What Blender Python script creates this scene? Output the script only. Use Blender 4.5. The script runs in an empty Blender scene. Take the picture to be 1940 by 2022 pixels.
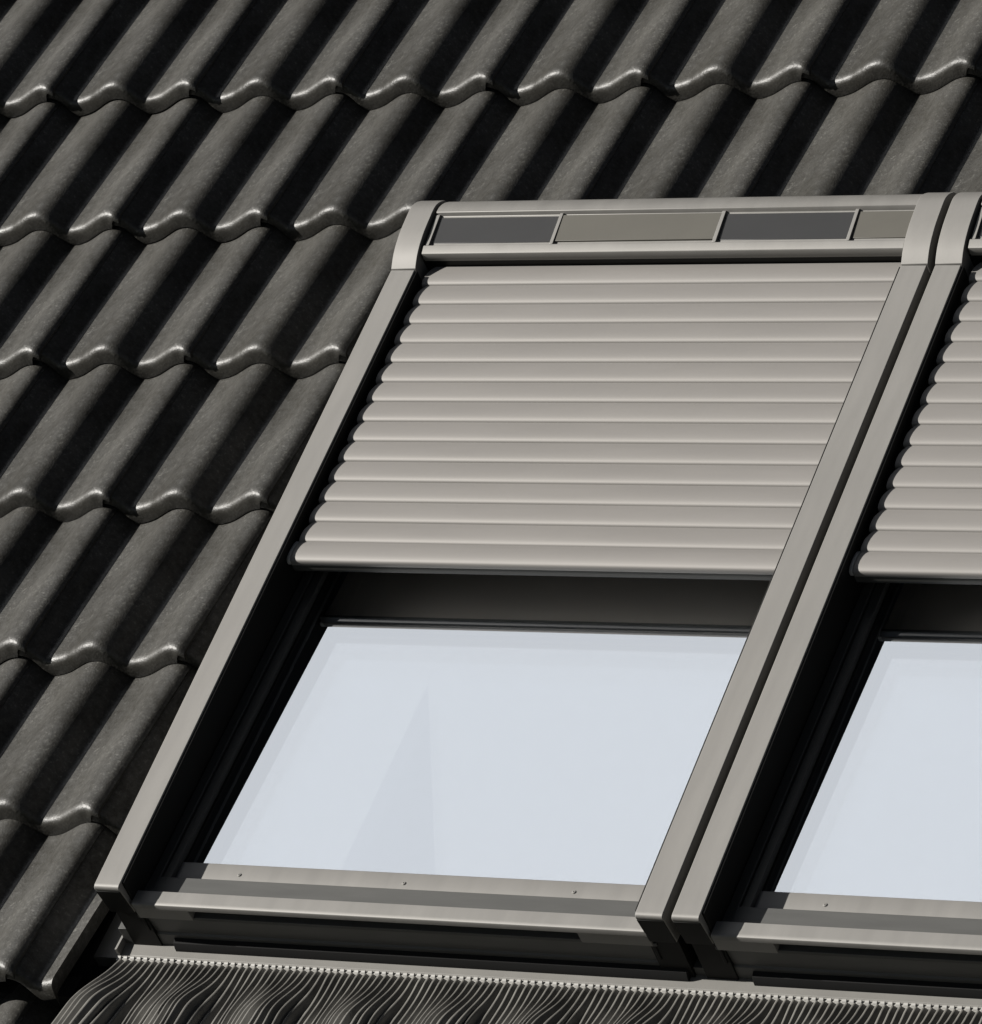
import bpy, bmesh, math, random
from mathutils import Vector, Matrix

# ---------------------------------------------------------------- frame of reference
# Everything on the roof is modelled in roof coordinates, millimetres:
# u along the eave (right), v up the slope, n out of the roof.
TH = math.radians(43.41)
RX = Matrix.Rotation(TH, 4, 'X')
def W(u, v, n):
    return RX @ Vector((u/1000, v/1000, n/1000))

scene = bpy.context.scene
COL = scene.collection

# ---------------------------------------------------------------- camera
cam_d = bpy.data.cameras.new('camera'); cam = bpy.data.objects.new('camera', cam_d); COL.objects.link(cam)
right = Vector((0.8738679, 0.3531828, -0.33409101))
down = Vector((0.01254906, -0.70335671, -0.71072629))
fwd = right.cross(down).normalized()
r3 = RX.to_3x3()
m = Matrix((r3 @ right, r3 @ (-down), r3 @ (-fwd))).transposed().to_4x4()
m.translation = W(4610.57, -4605.84, 5421.96)
cam.matrix_world = m
cam_d.sensor_fit = 'HORIZONTAL'; cam_d.sensor_width = 36.0
cam_d.lens = 36.0*11232.17/1940.0
cam_d.clip_start = 0.1; cam_d.clip_end = 2000
scene.camera = cam

# ---------------------------------------------------------------- light
SUN_K = (-1.22, -0.08, 1.0)
sd = (r3 @ Vector(SUN_K)).normalized()
sun_d = bpy.data.lights.new('sun', 'SUN'); sun = bpy.data.objects.new('sun', sun_d); COL.objects.link(sun)
sun_d.energy = 5.0; sun_d.angle = math.radians(0.5); sun_d.color = (1.0, 0.965, 0.91)
sun.rotation_euler = sd.to_track_quat('Z', 'Y').to_euler(); sun.location = (-6, -4, 6)

world = bpy.data.worlds.new('World'); scene.world = world; world.use_nodes = True
nt = world.node_tree; nt.nodes.clear()
def N(t, kind, **kw):
    n = t.nodes.new(kind)
    for k, v in kw.items(): setattr(n, k, v)
    return n
def setin(n, **kw):
    for k, v in kw.items():
        n.inputs[k.replace('_', ' ')].default_value = v
out = N(nt, 'ShaderNodeOutputWorld')
sky = N(nt, 'ShaderNodeTexSky', sky_type='NISHITA', sun_disc=False)
sky.sun_elevation = math.asin(sd.z); sky.sun_rotation = math.atan2(sd.x, sd.y) % (2*math.pi)
sky.air_density = 0.12; sky.dust_density = 0.0; sky.ozone_density = 0.0
bg = N(nt, 'ShaderNodeBackground'); bg.inputs['Strength'].default_value = 0.05
hs = N(nt, 'ShaderNodeHueSaturation'); hs.inputs['Saturation'].default_value = 0.45
nt.links.new(sky.outputs[0], hs.inputs['Color']); nt.links.new(hs.outputs[0], bg.inputs['Color'])
# bright cloud patch added to the sky for the glass to reflect, world directions
geo = N(nt, 'ShaderNodeTexCoord')
dot = N(nt, 'ShaderNodeVectorMath', operation='DOT_PRODUCT')
dot.inputs[1].default_value = Vector((-0.43, -0.06, 0.90)).normalized()
nt.links.new(geo.outputs['Generated'], dot.inputs[0])
nz = N(nt, 'ShaderNodeTexNoise'); setin(nz, Scale=4.0, Detail=3.0, Roughness=0.5)
nt.links.new(geo.outputs['Generated'], nz.inputs['Vector'])
ad = N(nt, 'ShaderNodeMath', operation='MULTIPLY_ADD'); ad.inputs[1].default_value = 0.10
nt.links.new(nz.outputs['Fac'], ad.inputs[0]); nt.links.new(dot.outputs['Value'], ad.inputs[2])
mr = N(nt, 'ShaderNodeMapRange', interpolation_type='SMOOTHSTEP'); setin(mr, From_Min=0.988, From_Max=1.024, To_Min=0.0, To_Max=1.0)
nt.links.new(ad.outputs[0], mr.inputs['Value'])
cb = N(nt, 'ShaderNodeBackground'); cb.inputs['Color'].default_value = (0.93, 0.952, 0.982, 1); cb.inputs['Strength'].default_value = 0.515
mx = N(nt, 'ShaderNodeMixShader')
nt.links.new(mr.outputs[0], mx.inputs[0]); nt.links.new(bg.outputs[0], mx.inputs[1]); nt.links.new(cb.outputs[0], mx.inputs[2])
nt.links.new(mx.outputs[0], out.inputs[0])

scene.view_settings.view_transform = 'Standard'; scene.view_settings.look = 'None'
scene.view_settings.exposure = 1.0; scene.view_settings.gamma = 1.0
scene.view_settings.use_curve_mapping = False

# ---------------------------------------------------------------- materials
def mat(name, col, rough=0.45, spec=0.5, var=0.06, vscale=6.0, bump=0.0, bscale=400.0, speck=0.0, rand=0.0, metallic=0.0, stretch=None, rvar=0.0, coat=0.0):
    m = bpy.data.materials.new(name); m.use_nodes = True; t = m.node_tree
    b = t.nodes['Principled BSDF']; b.inputs['Specular IOR Level'].default_value = spec
    b.inputs['Roughness'].default_value = rough; b.inputs['Metallic'].default_value = metallic
    if coat: b.inputs['Coat Weight'].default_value = coat; b.inputs['Coat Roughness'].default_value = 0.25
    tc = N(t, 'ShaderNodeTexCoord'); src = tc.outputs['Object']
    if stretch:
        mp = N(t, 'ShaderNodeMapping'); mp.inputs['Scale'].default_value = stretch
        t.links.new(src, mp.inputs['Vector']); src = mp.outputs[0]
    no = N(t, 'ShaderNodeTexNoise'); setin(no, Scale=vscale, Detail=5.0, Roughness=0.6); t.links.new(src, no.inputs['Vector'])
    r = N(t, 'ShaderNodeMapRange'); setin(r, From_Min=0.25, From_Max=0.75, To_Min=1-var, To_Max=1+var)
    t.links.new(no.outputs['Fac'], r.inputs['Value'])
    val = r.outputs[0]
    if rvar:
        rr = N(t, 'ShaderNodeMapRange'); setin(rr, From_Min=0.3, From_Max=0.7, To_Min=rough-rvar, To_Max=rough+rvar)
        t.links.new(no.outputs['Fac'], rr.inputs['Value']); t.links.new(rr.outputs[0], b.inputs['Roughness'])
    if speck:
        n2 = N(t, 'ShaderNodeTexNoise'); setin(n2, Scale=260.0, Detail=2.0); t.links.new(tc.outputs['Object'], n2.inputs['Vector'])
        r2 = N(t, 'ShaderNodeMapRange'); setin(r2, From_Min=0.3, From_Max=0.72, To_Min=1-speck, To_Max=1+speck)
        t.links.new(n2.outputs['Fac'], r2.inputs['Value'])
        mu = N(t, 'ShaderNodeMath', operation='MULTIPLY'); t.links.new(val, mu.inputs[0]); t.links.new(r2.outputs[0], mu.inputs[1]); val = mu.outputs[0]
    if rand:
        oi = N(t, 'ShaderNodeObjectInfo')
        r3_ = N(t, 'ShaderNodeMapRange'); setin(r3_, To_Min=1-rand, To_Max=1+rand); t.links.new(oi.outputs['Random'], r3_.inputs['Value'])
        mu = N(t, 'ShaderNodeMath', operation='MULTIPLY'); t.links.new(val, mu.inputs[0]); t.links.new(r3_.outputs[0], mu.inputs[1]); val = mu.outputs[0]
    vm = N(t, 'ShaderNodeVectorMath', operation='SCALE'); vm.inputs[0].default_value = col
    t.links.new(val, vm.inputs['Scale']); t.links.new(vm.outputs[0], b.inputs['Base Color'])
    if bump:
        nb = N(t, 'ShaderNodeTexNoise'); setin(nb, Scale=bscale, Detail=3.0); t.links.new(tc.outputs['Object'], nb.inputs['Vector'])
        bp = N(t, 'ShaderNodeBump'); setin(bp, Strength=bump, Distance=0.001); t.links.new(nb.outputs['Fac'], bp.inputs['Height'])
        t.links.new(bp.outputs[0], b.inputs['Normal'])
    return m

M = {}
M['metal'] = mat('painted_aluminium', (0.160, 0.155, 0.146), 0.54, 0.4, 0.07, 4.0, 0.05, 900, rvar=0.035, metallic=0.25, stretch=(7, 1.0, 7))
M['slat'] = mat('slat_paint', (0.170, 0.162, 0.153), 0.58, 0.4, 0.045, 3.0, 0.04, 900, stretch=(1, 6, 6), rvar=0.03, metallic=0.22)
M['dark'] = mat('black_rubber_and_wood', (0.006, 0.006, 0.0055), 0.55, 0.15, 0.2, 5.0)
M['rail'] = mat('dark_grey_rail', (0.0375, 0.0375, 0.035), 0.45, 0.4, 0.1, 5.0)
M['front'] = mat('dark_grey_flashing', (0.05, 0.05, 0.0475), 0.5, 0.4, 0.12, 9.0, stretch=(1, 8, 8))
M['taupe'] = mat('taupe_panel', (0.060, 0.0565, 0.047), 0.5, 0.35, 0.10, 7.0)
M['cell'] = mat('solar_cell', (0.013, 0.013, 0.0135), 0.4, 0.4, 0.12, 8.0)
M['apron'] = mat('dull_grey_metal', (0.125, 0.121, 0.112), 0.58, 0.4, 0.10, 12.0, 0.1, 500, metallic=0.15)
M['skirt'] = mat('pleated_aluminium', (0.125, 0.121, 0.111), 0.52, 0.5, 0.35, 22.0, 0.08, 500, metallic=0.3)
M['comb'] = mat('crimped_metal_edge', (0.25, 0.245, 0.23), 0.4, 0.5, 0.15, 30.0)
M['plastic'] = mat('pale_plastic', (0.3, 0.295, 0.285), 0.3, 0.5, 0.03)
M['reflect_sheet'] = mat('grey_brown_sheet', (0.26, 0.235, 0.20), 0.7, 0.2, 0.03)
M['screw'] = mat('screw_metal', (0.175, 0.17, 0.16), 0.3, 0.5, 0.05)
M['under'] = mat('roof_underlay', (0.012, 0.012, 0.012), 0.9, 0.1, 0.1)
M['ground'] = mat('grass_ground', (0.03, 0.036, 0.02), 0.9, 0.2, 0.4, 0.6)

def tile_mat():
    m = mat('dark_glazed_tile', (0.0225, 0.0213, 0.0180), 0.50, 0.58, 0.30, 9.0, 0.55, 300, speck=0.22, rand=0.12, stretch=(1.6, 0.5, 1), rvar=0.03)
    return m
M['tile'] = tile_mat()
# sparse pale grains and dusty specks on the tiles
t = M['tile'].node_tree; b = t.nodes['Principled BSDF']; src = b.inputs['Base Color'].links[0].from_socket
tc = N(t, 'ShaderNodeTexCoord'); sp = N(t, 'ShaderNodeTexNoise'); setin(sp, Scale=150.0, Detail=3.0, Roughness=0.7); t.links.new(tc.outputs['Object'], sp.inputs['Vector'])
pa = N(t, 'ShaderNodeTexNoise'); setin(pa, Scale=7.0, Detail=3.0); t.links.new(tc.outputs['Object'], pa.inputs['Vector'])
sm_ = N(t, 'ShaderNodeMath', operation='MULTIPLY_ADD'); sm_.inputs[1].default_value = 0.35
t.links.new(pa.outputs['Fac'], sm_.inputs[0]); t.links.new(sp.outputs['Fac'], sm_.inputs[2])
mr_ = N(t, 'ShaderNodeMapRange'); setin(mr_, From_Min=0.78, From_Max=0.92, To_Min=0.0, To_Max=0.6); t.links.new(sm_.outputs[0], mr_.inputs['Value'])
mc = N(t, 'ShaderNodeMix', data_type='RGBA');
t.links.new(mr_.outputs[0], mc.inputs['Factor']); t.links.new(src, mc.inputs[6]); mc.inputs[7].default_value = (0.10, 0.098, 0.085, 1)
t.links.new(mc.outputs[2], b.inputs['Base Color'])
sg = N(t, 'ShaderNodeTexNoise'); setin(sg, Scale=75.0, Detail=6.0, Roughness=0.75); t.links.new(tc.outputs['Object'], sg.inputs['Vector'])
sl = N(t, 'ShaderNodeMath', operation='MULTIPLY_ADD'); sl.inputs[1].default_value = 0.9; t.links.new(pa.outputs['Fac'], sl.inputs[0]); t.links.new(sg.outputs['Fac'], sl.inputs[2])
ms = N(t, 'ShaderNodeMapRange'); setin(ms, From_Min=0.72, From_Max=1.18, To_Min=0.20, To_Max=0.84); t.links.new(sl.outputs[0], ms.inputs['Value'])
t.links.new(ms.outputs[0], b.inputs['Specular IOR Level'])

def glass_mat(name, refl, tint=(0.93, 0.96, 1.0)):
    m = bpy.data.materials.new(name); m.use_nodes = True; t = m.node_tree; t.nodes.clear()
    o = N(t, 'ShaderNodeOutputMaterial'); g = N(t, 'ShaderNodeBsdfGlossy'); tr = N(t, 'ShaderNodeBsdfTransparent')
    g.inputs['Color'].default_value = (*tint, 1); g.inputs['Roughness'].default_value = 0.0
    tr.inputs['Color'].default_value = (0.87, 0.88, 0.89, 1)
    lf = N(t, 'ShaderNodeLayerWeight'); lf.inputs['Blend'].default_value = 0.5
    lw = N(t, 'ShaderNodeMath', operation='POWER'); lw.inputs[1].default_value = 5.0; t.links.new(lf.outputs['Facing'], lw.inputs[0])
    mr = N(t, 'ShaderNodeMapRange'); setin(mr, From_Min=0.0, From_Max=1.0, To_Min=refl, To_Max=1.0)
    t.links.new(lw.outputs[0], mr.inputs['Value'])
    mx = N(t, 'ShaderNodeMixShader'); t.links.new(mr.outputs[0], mx.inputs[0]); t.links.new(tr.outputs[0], mx.inputs[1]); t.links.new(g.outputs[0], mx.inputs[2])
    t.links.new(mx.outputs[0], o.inputs[0])
    return m
M['glass'] = glass_mat('coated_outer_glass', 0.62)
M['glass2'] = glass_mat('inner_glass', 0.62)

# ---------------------------------------------------------------- object helpers
def tag(o, label=None, cat=None, group=None, kind=None):
    if label: o['label'] = label
    if cat: o['category'] = cat
    if group: o['group'] = group
    if kind: o['kind'] = kind
    return o
ORG = {}
def thing(name, label, cat, org, group=None):
    e = bpy.data.objects.new(name, None); COL.objects.link(e)
    e.location = W(*org); e.rotation_euler = (TH, 0, 0); e.empty_display_size = 0.1
    ORG[e.name] = Vector(org)
    return tag(e, label, cat, group)

class MB:
    """collects geometry in roof millimetres"""
    def __init__(s): s.v = []; s.f = []
    def add(s, vs, fs):
        b = len(s.v); s.v += [tuple(x) for x in vs]; s.f += [tuple(i+b for i in f) for f in fs]; return s
    def box(s, u0, u1, v0, v1, n0, n1, sl=0.0):
        vs = [(u, v, n+sl*v) for u in (u0, u1) for v in (v0, v1) for n in (n0, n1)]
        return s.add(vs, [(0, 1, 3, 2), (4, 6, 7, 5), (0, 4, 5, 1), (2, 3, 7, 6), (0, 2, 6, 4), (1, 5, 7, 3)])
    def extr(s, prof, u0, u1, closed=True, caps=True, steps=1):
        """profile of (v, n) points run along u"""
        k = len(prof); vs = []; fs = []
        for j in range(steps+1):
            u = u0+(u1-u0)*j/steps
            vs += [(u, p[0], p[1]) for p in prof]
        for j in range(steps):
            for i in range(k if closed else k-1):
                a = j*k+i; b = j*k+(i+1) % k
                fs.append((a, b, b+k, a+k))
        if closed and caps:
            fs.append(tuple(range(k-1, -1, -1))); fs.append(tuple(range(steps*k, steps*k+k)))
        return s.add(vs, fs)
    def grid(s, rows):
        k = len(rows[0]); vs = [p for r in rows for p in r]
        fs = [(j*k+i, j*k+i+1, (j+1)*k+i+1, (j+1)*k+i) for j in range(len(rows)-1) for i in range(k-1)]
        return s.add(vs, fs)
    def build(s, name, material, parent, bevel=0.0, ang=35, label=None, flip=False):
        org = ORG[parent['_thing']] if '_thing' in parent else ORG[parent.name]
        lo = Vector([min(p[i] for p in s.v) for i in range(3)]); hi = Vector([max(p[i] for p in s.v) for i in range(3)])
        c = (lo+hi)/2
        me = bpy.data.meshes.new(name); me.from_pydata([tuple((Vector(p)-c)/1000) for p in s.v], [], s.f); me.update()
        bm = bmesh.new(); bm.from_mesh(me); bmesh.ops.recalc_face_normals(bm, faces=bm.faces)
        if flip: bmesh.ops.reverse_faces(bm, faces=bm.faces)
        bm.to_mesh(me); bm.free()
        for p in me.polygons: p.use_smooth = True
        me.set_sharp_from_angle(angle=math.radians(ang))
        me.materials.append(material)
        o = bpy.data.objects.new(name, me); COL.objects.link(o); o.parent = parent
        ORG_C[o.name] = c
        pc = ORG_C.get(parent.name, org)
        o.location = (c-pc)/1000
        if bevel:
            b = o.modifiers.new('bevel', 'BEVEL'); b.width = bevel/1000; b.segments = 2; b.limit_method = 'ANGLE'; b.angle_limit = math.radians(35)
            b.harden_normals = False
        if label: o['label'] = label
        return o
ORG_C = {}
def part(mb, name, material, parent, **kw):
    root = parent
    while root.parent: root = root.parent
    c = MB.build
    # children of parts are placed relative to their parent's own centre
    ORG.setdefault(parent.name, ORG.get(root.name))
    if parent is root: ORG_C[parent.name] = ORG[root.name]
    return mb.build(name, material, parent, **kw)

# ---------------------------------------------------------------- roof tiles
G = 341.3; V0 = 1910.5; U0 = -887.0
HP = [(-107, 0.02), (-88, .07), (-68, .25), (-50, .51), (-35, .745), (-22, .91), (-9, .995), (1, .985), (11, .885), (20, .70), (28, .46), (35, .22), (40, .09), (43, .04)]
def hprof(x):
    x = (x+107) % 150-107
    # Catmull-Rom through the measured points
    for i in range(len(HP)-1):
        if HP[i][0] <= x <= HP[i+1][0]:
            x0, y0 = HP[i]; x1, y1 = HP[i+1]; t = (x-x0)/(x1-x0)
            pm = HP[i-1] if i > 0 else (x0-12, 0.03); pn = HP[i+2] if i+2 < len(HP) else (x1+16, 0.01)
            m0 = (y1-pm[1])/(x1-pm[0])*(x1-x0); m1 = (pn[1]-y0)/(pn[0]-x0)*(x1-x0)
            if i == 0: m0 = 0
            return (2*t**3-3*t*t+1)*y0+(t**3-2*t*t+t)*m0+(-2*t**3+3*t*t)*y1+(t**3-t*t)*m1
    return 0.0
def sm(x, a, b):
    t = max(0, min(1, (x-a)/(b-a))); return t*t*(3-2*t)
TS = 33.0/G
def tile_top(u):       # u measured from crest k=0 ; crest level -62 at the nose
    return -62-37*(1-hprof(u-U0))
roof = thing('tile_covering', 'dark grey wavy interlocking roof tiles laid around the two skylights', 'roof tiles', (0, 0, -175))
rnd = random.Random(5)
def make_tile(uj, vn, ucut=None, jit=0.0):
    """one interlocking tile: joint crest at uj, next joint crest at uj+300"""
    us = []
    x = -13.0
    while x < 313: us.append(x); x += 4.4
    us.append(314.5)
    if ucut is not None:
        us = [a for a in us if uj+a < ucut-1]+[ucut-uj]
    prof = [(4, -29), (0.2, -31), (0, -28), (2.6, -13), (4.0, -8.4), (6.2, -5.0), (9.2, -2.5), (13, -0.9), (17.5, -0.15), (22, 0), (60, 0), (120, 0), (200, 0), (280, 0), (350, 0), (418, 0)]
    rows = []
    for dv, dn in prof:
        row = []
        for a in us:
            low = (1-sm(a, 8, 70))*(1.0 if dv > 60 else 1.6)                     # underlapping edge sits lower and further back
            back = 4.0*(1-sm(a, 10, 46))
            thick = (1-0.30*(1-sm(a, 14, 50)))*(1-0.62*sm(a, 296, 302))
            n = tile_top(uj+a)-4.0*low-TS*dv+dn*thick
            if a > 300: n -= 2.0*sm(a, 308, 314.5)*(1 if dn > -12 else 0.2)
            row.append((uj+a, vn+dv+back*(1 if dv < 30 else 0), n+jit))
        rows.append(row)
    mb = MB(); mb.grid(rows)
    # right edge: turned down lip of the covering roll
    e = [(r[-1][0], r[-1][1], r[-1][2]) for r in rows[2:]]
    e2 = [(p[0]-0.5, p[1], p[2]-(10 if ucut is None else 26)) for p in e]
    mb.grid([e, e2])
    # rear edge
    return mb
ntile = 0
for r in range(-1, 8):
    vn = V0-G*r
    if r == 6: vn = -117
    vm = vn+170
    ul = -102-1169*(vm+206)/2393-330; ur = 1446-714*(vm+206)/2393+330
    k = -20
    for j in range(-6, 10):
        uj = U0+150*(2*j-1)
        if uj+300 < ul or uj > ur: continue
        cut = None
        if 2 <= r <= 6:
            lim = -66 if r == 6 else -34
            if uj > lim-20: continue
            if uj+300 > lim: cut = lim
        if r == 7 and (uj > 1500): continue
        if r == -1 and uj > 900: continue
        du = rnd.uniform(-1.2, 1.2); dv = rnd.uniform(-2.0, 2.0)
        mb = make_tile(uj+0*du, vn+dv, cut, rnd.uniform(-0.8, 0.8)-(40 if r == 7 else 0))
        o = part(mb, 'roof_tile', M['tile'], roof, ang=60)
        o['group'] = 'interlocking roof tiles'
        ntile += 1
for r in range(-1, 8):
    vb = V0-G*r+385
    if r > 1: part(MB().box(-2200, -60, vb, vb+40, -174, -146), 'batten', M['under'], roof)
    else: part(MB().box(-2200, 2600, vb, vb+40, -174, -146), 'batten', M['under'], roof)
part(MB().box(-2600, 2900, -700, 2700, -190, -175), 'underlay', M['under'], roof)

# ---------------------------------------------------------------- roof windows
CW = 44.0; WW = 950.2; GAP = 13.7; L = 1281.0; SL = 0.0523
def cov(v): return SL*v
HOOD = [(1281.3, 64.4), (1287, 68.2), (1295.4, 73.3), (1303, 77.2), (1310.8, 80.4), (1319, 83.5), (1327.8, 86.1), (1337, 88.8), (1347, 91.1), (1360, 93.4), (1373.9, 95.2), (1384, 96.3), (1393.3, 96.8), (1399, 96.5), (1403.9, 95.6), (1411, 93.2), (1418.6, 89.4), (1429, 82), (1436, 72), (1439, 60)]
def hood_n(v):
    for i in range(len(HOOD)-1):
        if HOOD[i][0] <= v <= HOOD[i+1][0]:
            t = (v-HOOD[i][0])/(HOOD[i+1][0]-HOOD[i][0]); return HOOD[i][1]*(1-t)+HOOD[i+1][1]*t
    return HOOD[0][1]
GN0, GS = -74.0, 0.022            # glass plane n = GN0 + GS*v

def make_window(label):
    w = thing('skylight', label, 'skylight', (WW/2, 0, -145), 'pair of skylights with roller shutters')
    # side covers
    for s, (a, b) in enumerate(((0, CW), (WW-CW, WW))):
        prof = [(7, -62), (0.7, -9), (0.0, -6), (0.5, -3.4), (1.8, -1.4), (4.2, -0.1), (7.5, 0.39), (40, cov(40)), (L-2, cov(L)-0.2), (L-2, cov(L)-70), (60, -62)]
        o = part(MB().extr(prof, a, b), 'side_cover', M['metal'], w, bevel=1.3, ang=50)
        # dark end plug under the bright metal edge
        part(MB().extr([(-0.3, -9.5), (6.0, -62.3), (12, -62.3), (6, -9.5)], a+0.8, b-0.8), 'end_plug', M['dark'], o, bevel=0.4)
        # frame side wall below the cover
        side = MB().box(a+3 if s == 0 else a-8, b+8 if s == 0 else b-3, 14, 1420, -172, -63)
        part(side, 'frame_side', M['dark'], w)
    # hood end caps, following the measured curve
    capu = ((-0.8, CW+0.6), (WW-CW-0.6, WW+0.8))
    body = [(v, n-3.2) for v, n in HOOD]
    hood = None
    pr = [(v, n-3.4) for v, n in HOOD if 1322 <= v <= 1440]
    # bottom lip of the hood body : bright strip, then turned under
    lip = [(1305.6, 75.5), (1306.6, 77.0), (1309, 78.4), (1316.5, 80.6), (1320.5, 81.2)]
    # body shell with a trough for the panels: strip | trough 1321..1387 | top band
    shell = [(1311, 60.0), (1306.3, 60.5), (1305.2, 66), (1305.4, 75.2), (1306.3, 77.2), (1308.5, 78.3), (1318.0, 81.6), (1320.4, 82.0), (1321.0, 80.6), (1322.5, 75.0),
             (1385.5, 86.0), (1387.0, 91.2), (1388.0, 93.2), (1394, 93.5), (1399, 93.2), (1404, 92.2), (1411, 90), (1418.6, 86.2), (1429, 79), (1436, 69), (1438, 50), (1400, 40), (1330, 40)]
    hood = part(MB().extr(shell, CW+5.5, WW-CW-2.0), 'hood', M['metal'], w, bevel=0.6, ang=32)
    for a, b in capu:
        top = [(v, n) for v, n in HOOD]
        inner = [(1439, -40)]
        prof = [(1280.6, 64.2)]+[(v, n+2.6*(1-sm(v, 1300, 1380))) for v, n in top]+inner+[(1280.6, -10)]
        part(MB().extr(prof, a, b), 'end_cap', M['metal'], hood, bevel=0.8, ang=40)
    # panels lying in the trough
    def trough(u0, u1, mt, name, lift):
        pts = [(1330.5, 75.0+lift), (1381.5, 84.4+lift), (1381.5, 83.0), (1330.5, 73.0)]
        return part(MB().extr(pts, u0, u1), name, mt, hood, bevel=0.4)
    def rib(u0, u1):
        pts = [(1322.0, 76.0), (1323.2, 80.2), (1384, 90.4), (1386.6, 88.5), (1386.6, 84), (1322, 74)]
        part(MB().extr(pts, u0, u1), 'panel_rib', M['metal'], hood, bevel=0.5)
    rib(CW+6, CW+13)
    trough(CW+14, 277, M['cell'], 'solar_panel', 2.0)
    rib(278, 284)
    trough(285, 568, M['taupe'], 'cover_panel', 4.5)
    rib(568.5, 575)
    trough(576, 800, M['cell'], 'solar_panel', 2.0)
    rib(801, 807)
    trough(808, WW-CW-3, M['taupe'], 'cover_panel', 3.0)
    # under-lip closing face of the shutter box
    part(MB().box(CW+1, WW-CW-1, 1309.0, 1311.5, 20, 59.5), 'box_seal', M['dark'], w)
    # shutter curtain : one mesh of curved slats
    P = 42.75; dome = [(0.0, 0.0), (0.2, 2.2), (0.9, 4.2), (2.5, 5.9), (5.4, 7.1), (9.5, 7.8), (16, 7.8), (24, 7.2), (33, 5.9), (39, 4.6), (43.6, 3.2)]
    back = [(43.6, -1.5), (20, -2.0), (1.0, -2.0)]
    vb0 = 708.0; base = -24.5
    cur = MB()
    ns = 14
    for i in range(ns):
        v0 = vb0+P*i
        pr = dome+back; k = len(pr); vs = []
        for ue, sg in ((CW+11.0, 1), (WW-CW-3, 0)):
            for a, b in pr: vs.append((ue+sg*9*max(0, (a-17)/26.6)**1.8, v0+a, cov(v0+a)+base+b))
        cur.add(vs, [(q, (q+1) % k, (q+1) % k+k, q+k) for q in range(k)]+[tuple(range(k-1, -1, -1)), tuple(range(k, 2*k))])
    shut = part(cur, 'shutter_curtain', M['slat'], w, ang=42)
    sb = [(1.5, -4.2), (0.3, -3.6), (0, -2.5), (0, 2.6), (0.6, 4.8), (2.4, 6.6), (6, 8.0), (12, 8.9), (20, 8.9), (29, 8.0), (36, 6.6), (41.5, 4.4), (41.5, -1), (25, -3), (8, -4)]
    v0 = 667.2
    bar = part(MB().extr([(v0+a, cov(v0+a)+base+b) for a, b in sb], CW+12.5, WW-CW-9), 'bottom_bar', M['slat'], shut, ang=42)
    part(MB().extr([(v0+1.5, cov(v0)+base-4.4), (v0+0.6, cov(v0)+base-6), (v0+1.5, cov(v0)+base-17.0), (v0+6, cov(v0)+base-17.0), (v0+7, cov(v0)+base-4.4)], CW+11, WW-CW-9), 'rubber_lip', M['rail'], bar, ang=42)
    for a, b in ((CW+5.0, CW+11.0), (WW-CW-8, WW-CW-2.5)):
        part(MB().extr([(v0+a_+0.5, cov(v0+a_)+base+b_+0.6) for a_, b_ in sb], a, b), 'end_cap', M['plastic'], bar, bevel=1.2)
    part(MB().box(CW+12, WW-CW-5, 676, 1310, base-6.4, base-4.0, SL), 'added_reflect_sheet', M['reflect_sheet'], shut)  # flat sheet added under the slats for the band reflected in the glass
    # guide rails and sash sides : stepped dark profiles each side of the glass
    def fr(u0, u1, n0, n1, name, mt, v0=12, v1=1300, bev=0.8):
        return part(MB().box(u0, u1, v0, v1, n0, n1, GS), name, mt, w, bevel=bev)
    for s in (0, 1):
        f = (lambda a, b: (a, b)) if s == 0 else (lambda a, b: (WW-b, WW-a))
        u0, u1 = f(CW-1, CW+4); part(MB().box(u0, u1, 12, 1279, -110, -3.0, SL), 'guide_rail', M['dark'], w, bevel=0.8)
        u0, u1 = f(CW+4.5, CW+20); fr(u0, u1, -110, -52, 'sash_side', M['rail'], 36)
        u0, u1 = f(CW+22.5, CW+37); fr(u0, u1, -110, -55, 'sash_side', M['rail'], 60)
        u0, u1 = f(CW+3, CW+41); fr(u0, u1, -120, -66, 'glazing_frame', M['dark'], 40)
    part(MB().box(CW+3, WW-CW-3, 1262, 1300, -120, -60, GS), 'glazing_frame', M['dark'], w)
    # glazing : two panes and a black sheet added behind for the room's darkness
    gl = MB().grid([[(u, v, GN0+GS*v) for u in (CW+40.5, WW-CW-40.5)] for v in (103, 1264)])
    pane = part(gl, 'glass_pane', M['glass'], w)
    gl = MB().grid([[(u, v, GN0-19+GS*v) for u in (CW+40.5, WW-CW-40.5)] for v in (103, 1264)])
    part(gl, 'inner_pane', M['glass2'], pane)
    part(MB().box(CW+40, WW-CW-40, 100, 1264, -150, -148, GS), 'room_dark_sheet', M['under'], w)
    # bottom sash bar
    b1 = [(113.0, -76), (112.4, -64.6), (110.8, -62.6), (108, -62), (78, -63.4), (74.5, -64.2), (72.8, -66), (72.4, -82), (60, -84), (60, -120), (100, -120), (100, -76)]
    sash = part(MB().extr(b1, CW+26, WW-CW-14), 'sash_bar', M['metal'], w, bevel=0.5, ang=30)
    for us in (188, 470, 752):
        c = MB(); k = 14
        for (h, rr) in ((0, 3.6), (1.2, 3.4), (2.0, 2.2), (2.2, 0.01)):
            pass
        rings = [[(us+rr*math.cos(2*math.pi*i/k), 91+rr*math.sin(2*math.pi*i/k), -62.9+h) for i in range(k+1)] for h, rr in ((-0.5, 3.4), (0.4, 3.4), (1.5, 2.6), (1.8, 1.0), (0.9, 0.9), (0.9, 0.05))]
        c.grid(rings); part(c, 'screw', M['screw'], sash, ang=30)
    # lower frame cover : bar with lip
    b2 = [(31, -50), (31, -39.2), (30, -38.2), (10, -38.4), (6, -38.8), (4.2, -39.8), (3.4, -41.6), (3.4, -49), (9, -50)]
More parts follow.
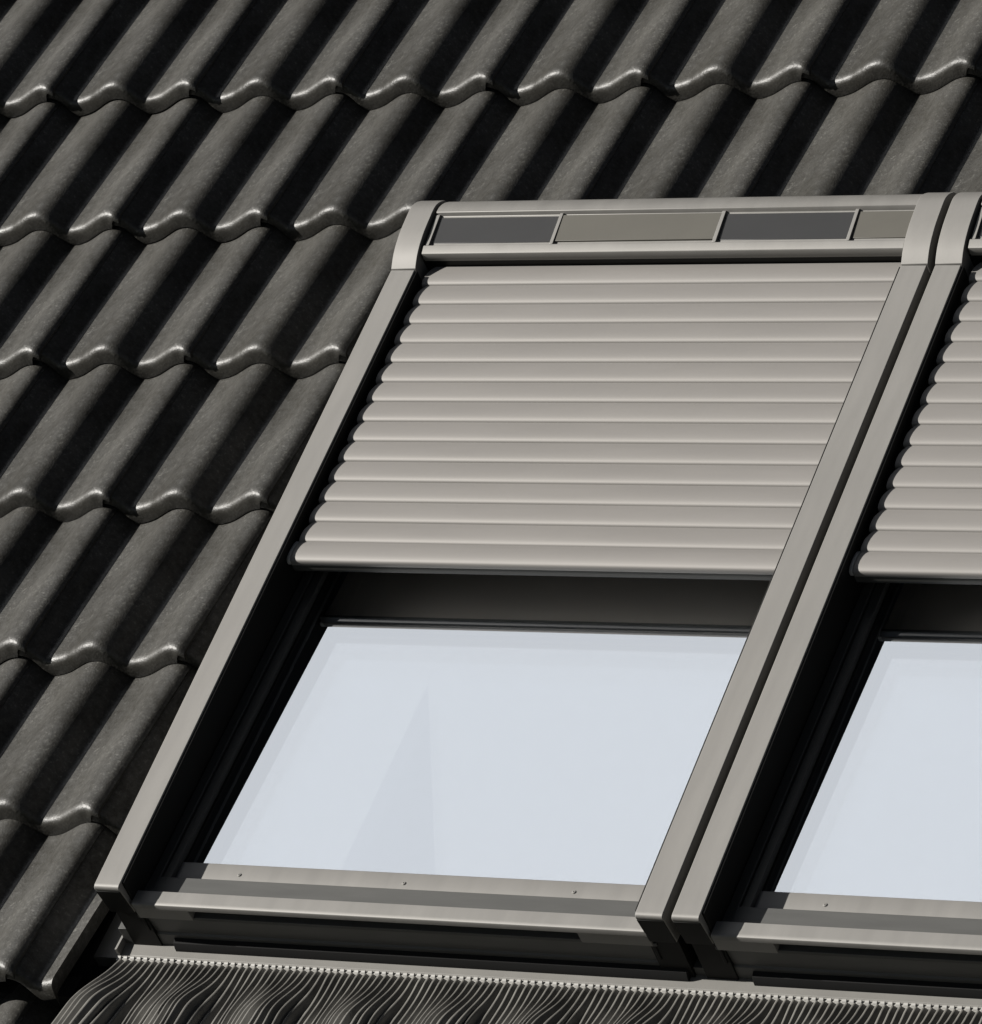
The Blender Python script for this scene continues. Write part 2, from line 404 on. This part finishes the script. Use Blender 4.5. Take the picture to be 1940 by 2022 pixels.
    low = part(MB().extr(b2, CW+4, WW-CW+2), 'frame_cover', M['metal'], w, bevel=0.4, ang=30)
    # valley floor between the two bars
    part(MB().box(CW+4, WW-CW-2, 24, 75, -110, -84), 'sill', M['front'], w)
    # corner blocks flush below the lip, recess between them
    for a, b in ((CW+1, 139), (WW-158, WW-CW-0.5)):
        part(MB().extr([(7, -50.5), (9, -76), (30, -76), (30, -50.5)], a, b), 'corner_block', M['metal'], w, bevel=0.8)
    part(MB().extr([(30, -51), (27, -70), (12, -73), (11.5, -79), (16, -81), (20, -118), (17, -121), (17, -171), (70, -171), (70, -51)], CW-4, WW-CW+4), 'front_apron_wall', M['front'], w, bevel=0.5, ang=25)
    part(MB().extr([(19, -126), (9, -130), (6.0, -139), (5.5, -145.4), (19, -145.4)], 80, WW-10), 'shade_strip', M['under'], w, bevel=0.5, ang=25)  # dark strip added along the wall foot in place of shade
    return w

win = make_window('complete skylight with shutter half closed, its whole sloping glass in view')
# profile of a dark strip that stands for shade on the apron
SHADE_PROF = [(20, -128), (9, -131), (6.5, -140), (6.5, -146.5), (20, -146.5)]
# the same window again to the right, its parts copied one by one
def copy_tree(o, parent):
    c = o.copy(); COL.objects.link(c); c.parent = parent
    for ch in list(o.children): copy_tree(ch, c)
    return c
def copy_thing(o, shift):
    kids = list(o.children)
    c = o.copy(); COL.objects.link(c)
    c.location = o.location+W(*shift)
    for ch in kids: copy_tree(ch, c)
    return c
win2 = copy_thing(win, (WW+GAP, 0, 0))
win2['label'] = 'skylight cut off by the right edge of the photo, shutter half closed'

# faint triangle added between the left skylight's panes to imitate a reflection
M['reflection_tint'] = glass_mat('reflection_tint_glass', 0.0)
M['reflection_tint'].node_tree.nodes['Transparent BSDF'].inputs[0].default_value = (0.80, 0.82, 0.85, 1)
tri = MB().add([(330.3, 507.4, -80.8), (333.5, 118, -89.4), (500, 120, -89.36)], [(0, 1, 2)])
part(tri, 'painted_reflection', M['reflection_tint'], [c for c in win.children if c.name.startswith('glass_pane')][0])

# ---------------------------------------------------------------- flashing round the windows
fl = thing('window_flashing', 'grey metal flashing with finely pleated skirt below both windows', 'flashing', (WW, 0, -150))
AN = -146.0
part(MB().extr([(22, AN+1.5), (-6, AN), (-7.5, AN-1.2), (-7.5, AN-4), (22, AN-3)], -16, 2*WW+GAP+30, steps=12), 'apron_strip', M['apron'], fl, bevel=0.3)
part(MB().box(-17, -13, -8, 1430, AN-6, AN+14), 'side_upstand', M['comb'] if False else M['metal'], fl, bevel=0.5)
part(MB().box(-13, 2.8, 16, 1430, -172, -112), 'side_gutter', M['front'], fl, bevel=0.5)
part(MB().box(-62, -13.5, -10, 1430, -172, -150), 'side_gutter', M['front'], fl, bevel=0.5)
part(MB().box(WW-2, WW+GAP+2, 18, 1430, -172, -128), 'centre_gutter', M['front'], fl)
# pleated skirt : fine pleats run down over the waves of the tiles beneath
PP = 11.8
def skirt_base(u, v):
    top = AN-2
    cr = 0.78*(tile_top(u)+80)-80-TS*(v-(V0-7*G))-5
    t = sm(-v, 14, 135)
    ridge = 0.72*cr+0.28*(-62-37*0.45-TS*(v-(V0-7*G)))
    return top*(1-t)+cr*t
rows = []
i0, i1 = -1, int((2*WW+GAP+60)/PP)
nv = 46
rng = random.Random(3)
wob = [rng.uniform(-1, 1) for _ in range(i1-i0+4)]
for jv in range(nv+1):
    v = -14.5-330*(jv/nv)**1.25
    row = []
    t = sm(-v, 14, 200)
    for i in range(i0, i1):
        for q, h in ((0.0, -5.5), (0.16, 2.6), (0.34, 4.4), (0.56, 4.0), (0.80, -5.3)):
            ui = i+q
            u = ui*PP
            fan = -70*math.exp(-max(0, ui+1)/6.0)*(-v-14)/330
            w_ = (wob[i-i0]*0.7+math.sin(ui*0.9+v*0.02)*0.5)*4.2*sm(-v, 20, 120)
            u2 = u-2+fan+w_
            row.append((u2, v, skirt_base(u2, v)+h*(0.5+0.5*sm(-v, 14, 30))))
    rows.append(row)
part(MB().grid(rows), 'pleated_skirt', M['skirt'], fl, ang=180)
# crimped comb along the top of the skirt
cm = MB()
cm.extr([(-7, AN-1.5), (-15.5, AN-2.0), (-16.5, AN-6), (-7, AN-6)], -18, 2*WW+GAP+60, steps=4)
i = 0
while i*PP-17 < 2*WW+GAP+50:
    u = i*PP-17+rng.uniform(-0.4, 0.4)
    h = rng.uniform(1.2, 1.8)
    cm.extr([(-8.5, AN-1.6), (-8.8, AN+h-0.5), (-9.6, AN+h), (-12.2, AN+h-1.0), (-14.6, AN+h-3.6), (-15.4, AN-4.5), (-9, AN-5)], u, u+6.4)
    i += 1
part(cm, 'comb_strip', M['comb'], fl, bevel=0.0, ang=60)

# ---------------------------------------------------------------- ground far below
gm = bpy.data.meshes.new('ground'); gm.from_pydata([(-600, -600, -6), (600, -600, -6), (600, 600, -6), (-600, 600, -6)], [], [(0, 1, 2, 3)])
gm.materials.append(M['ground']); go = bpy.data.objects.new('ground', gm); COL.objects.link(go); go['kind'] = 'structure'
for o in bpy.data.objects:
    if '_thing' in o: del o['_thing']
print('tiles', ntile)
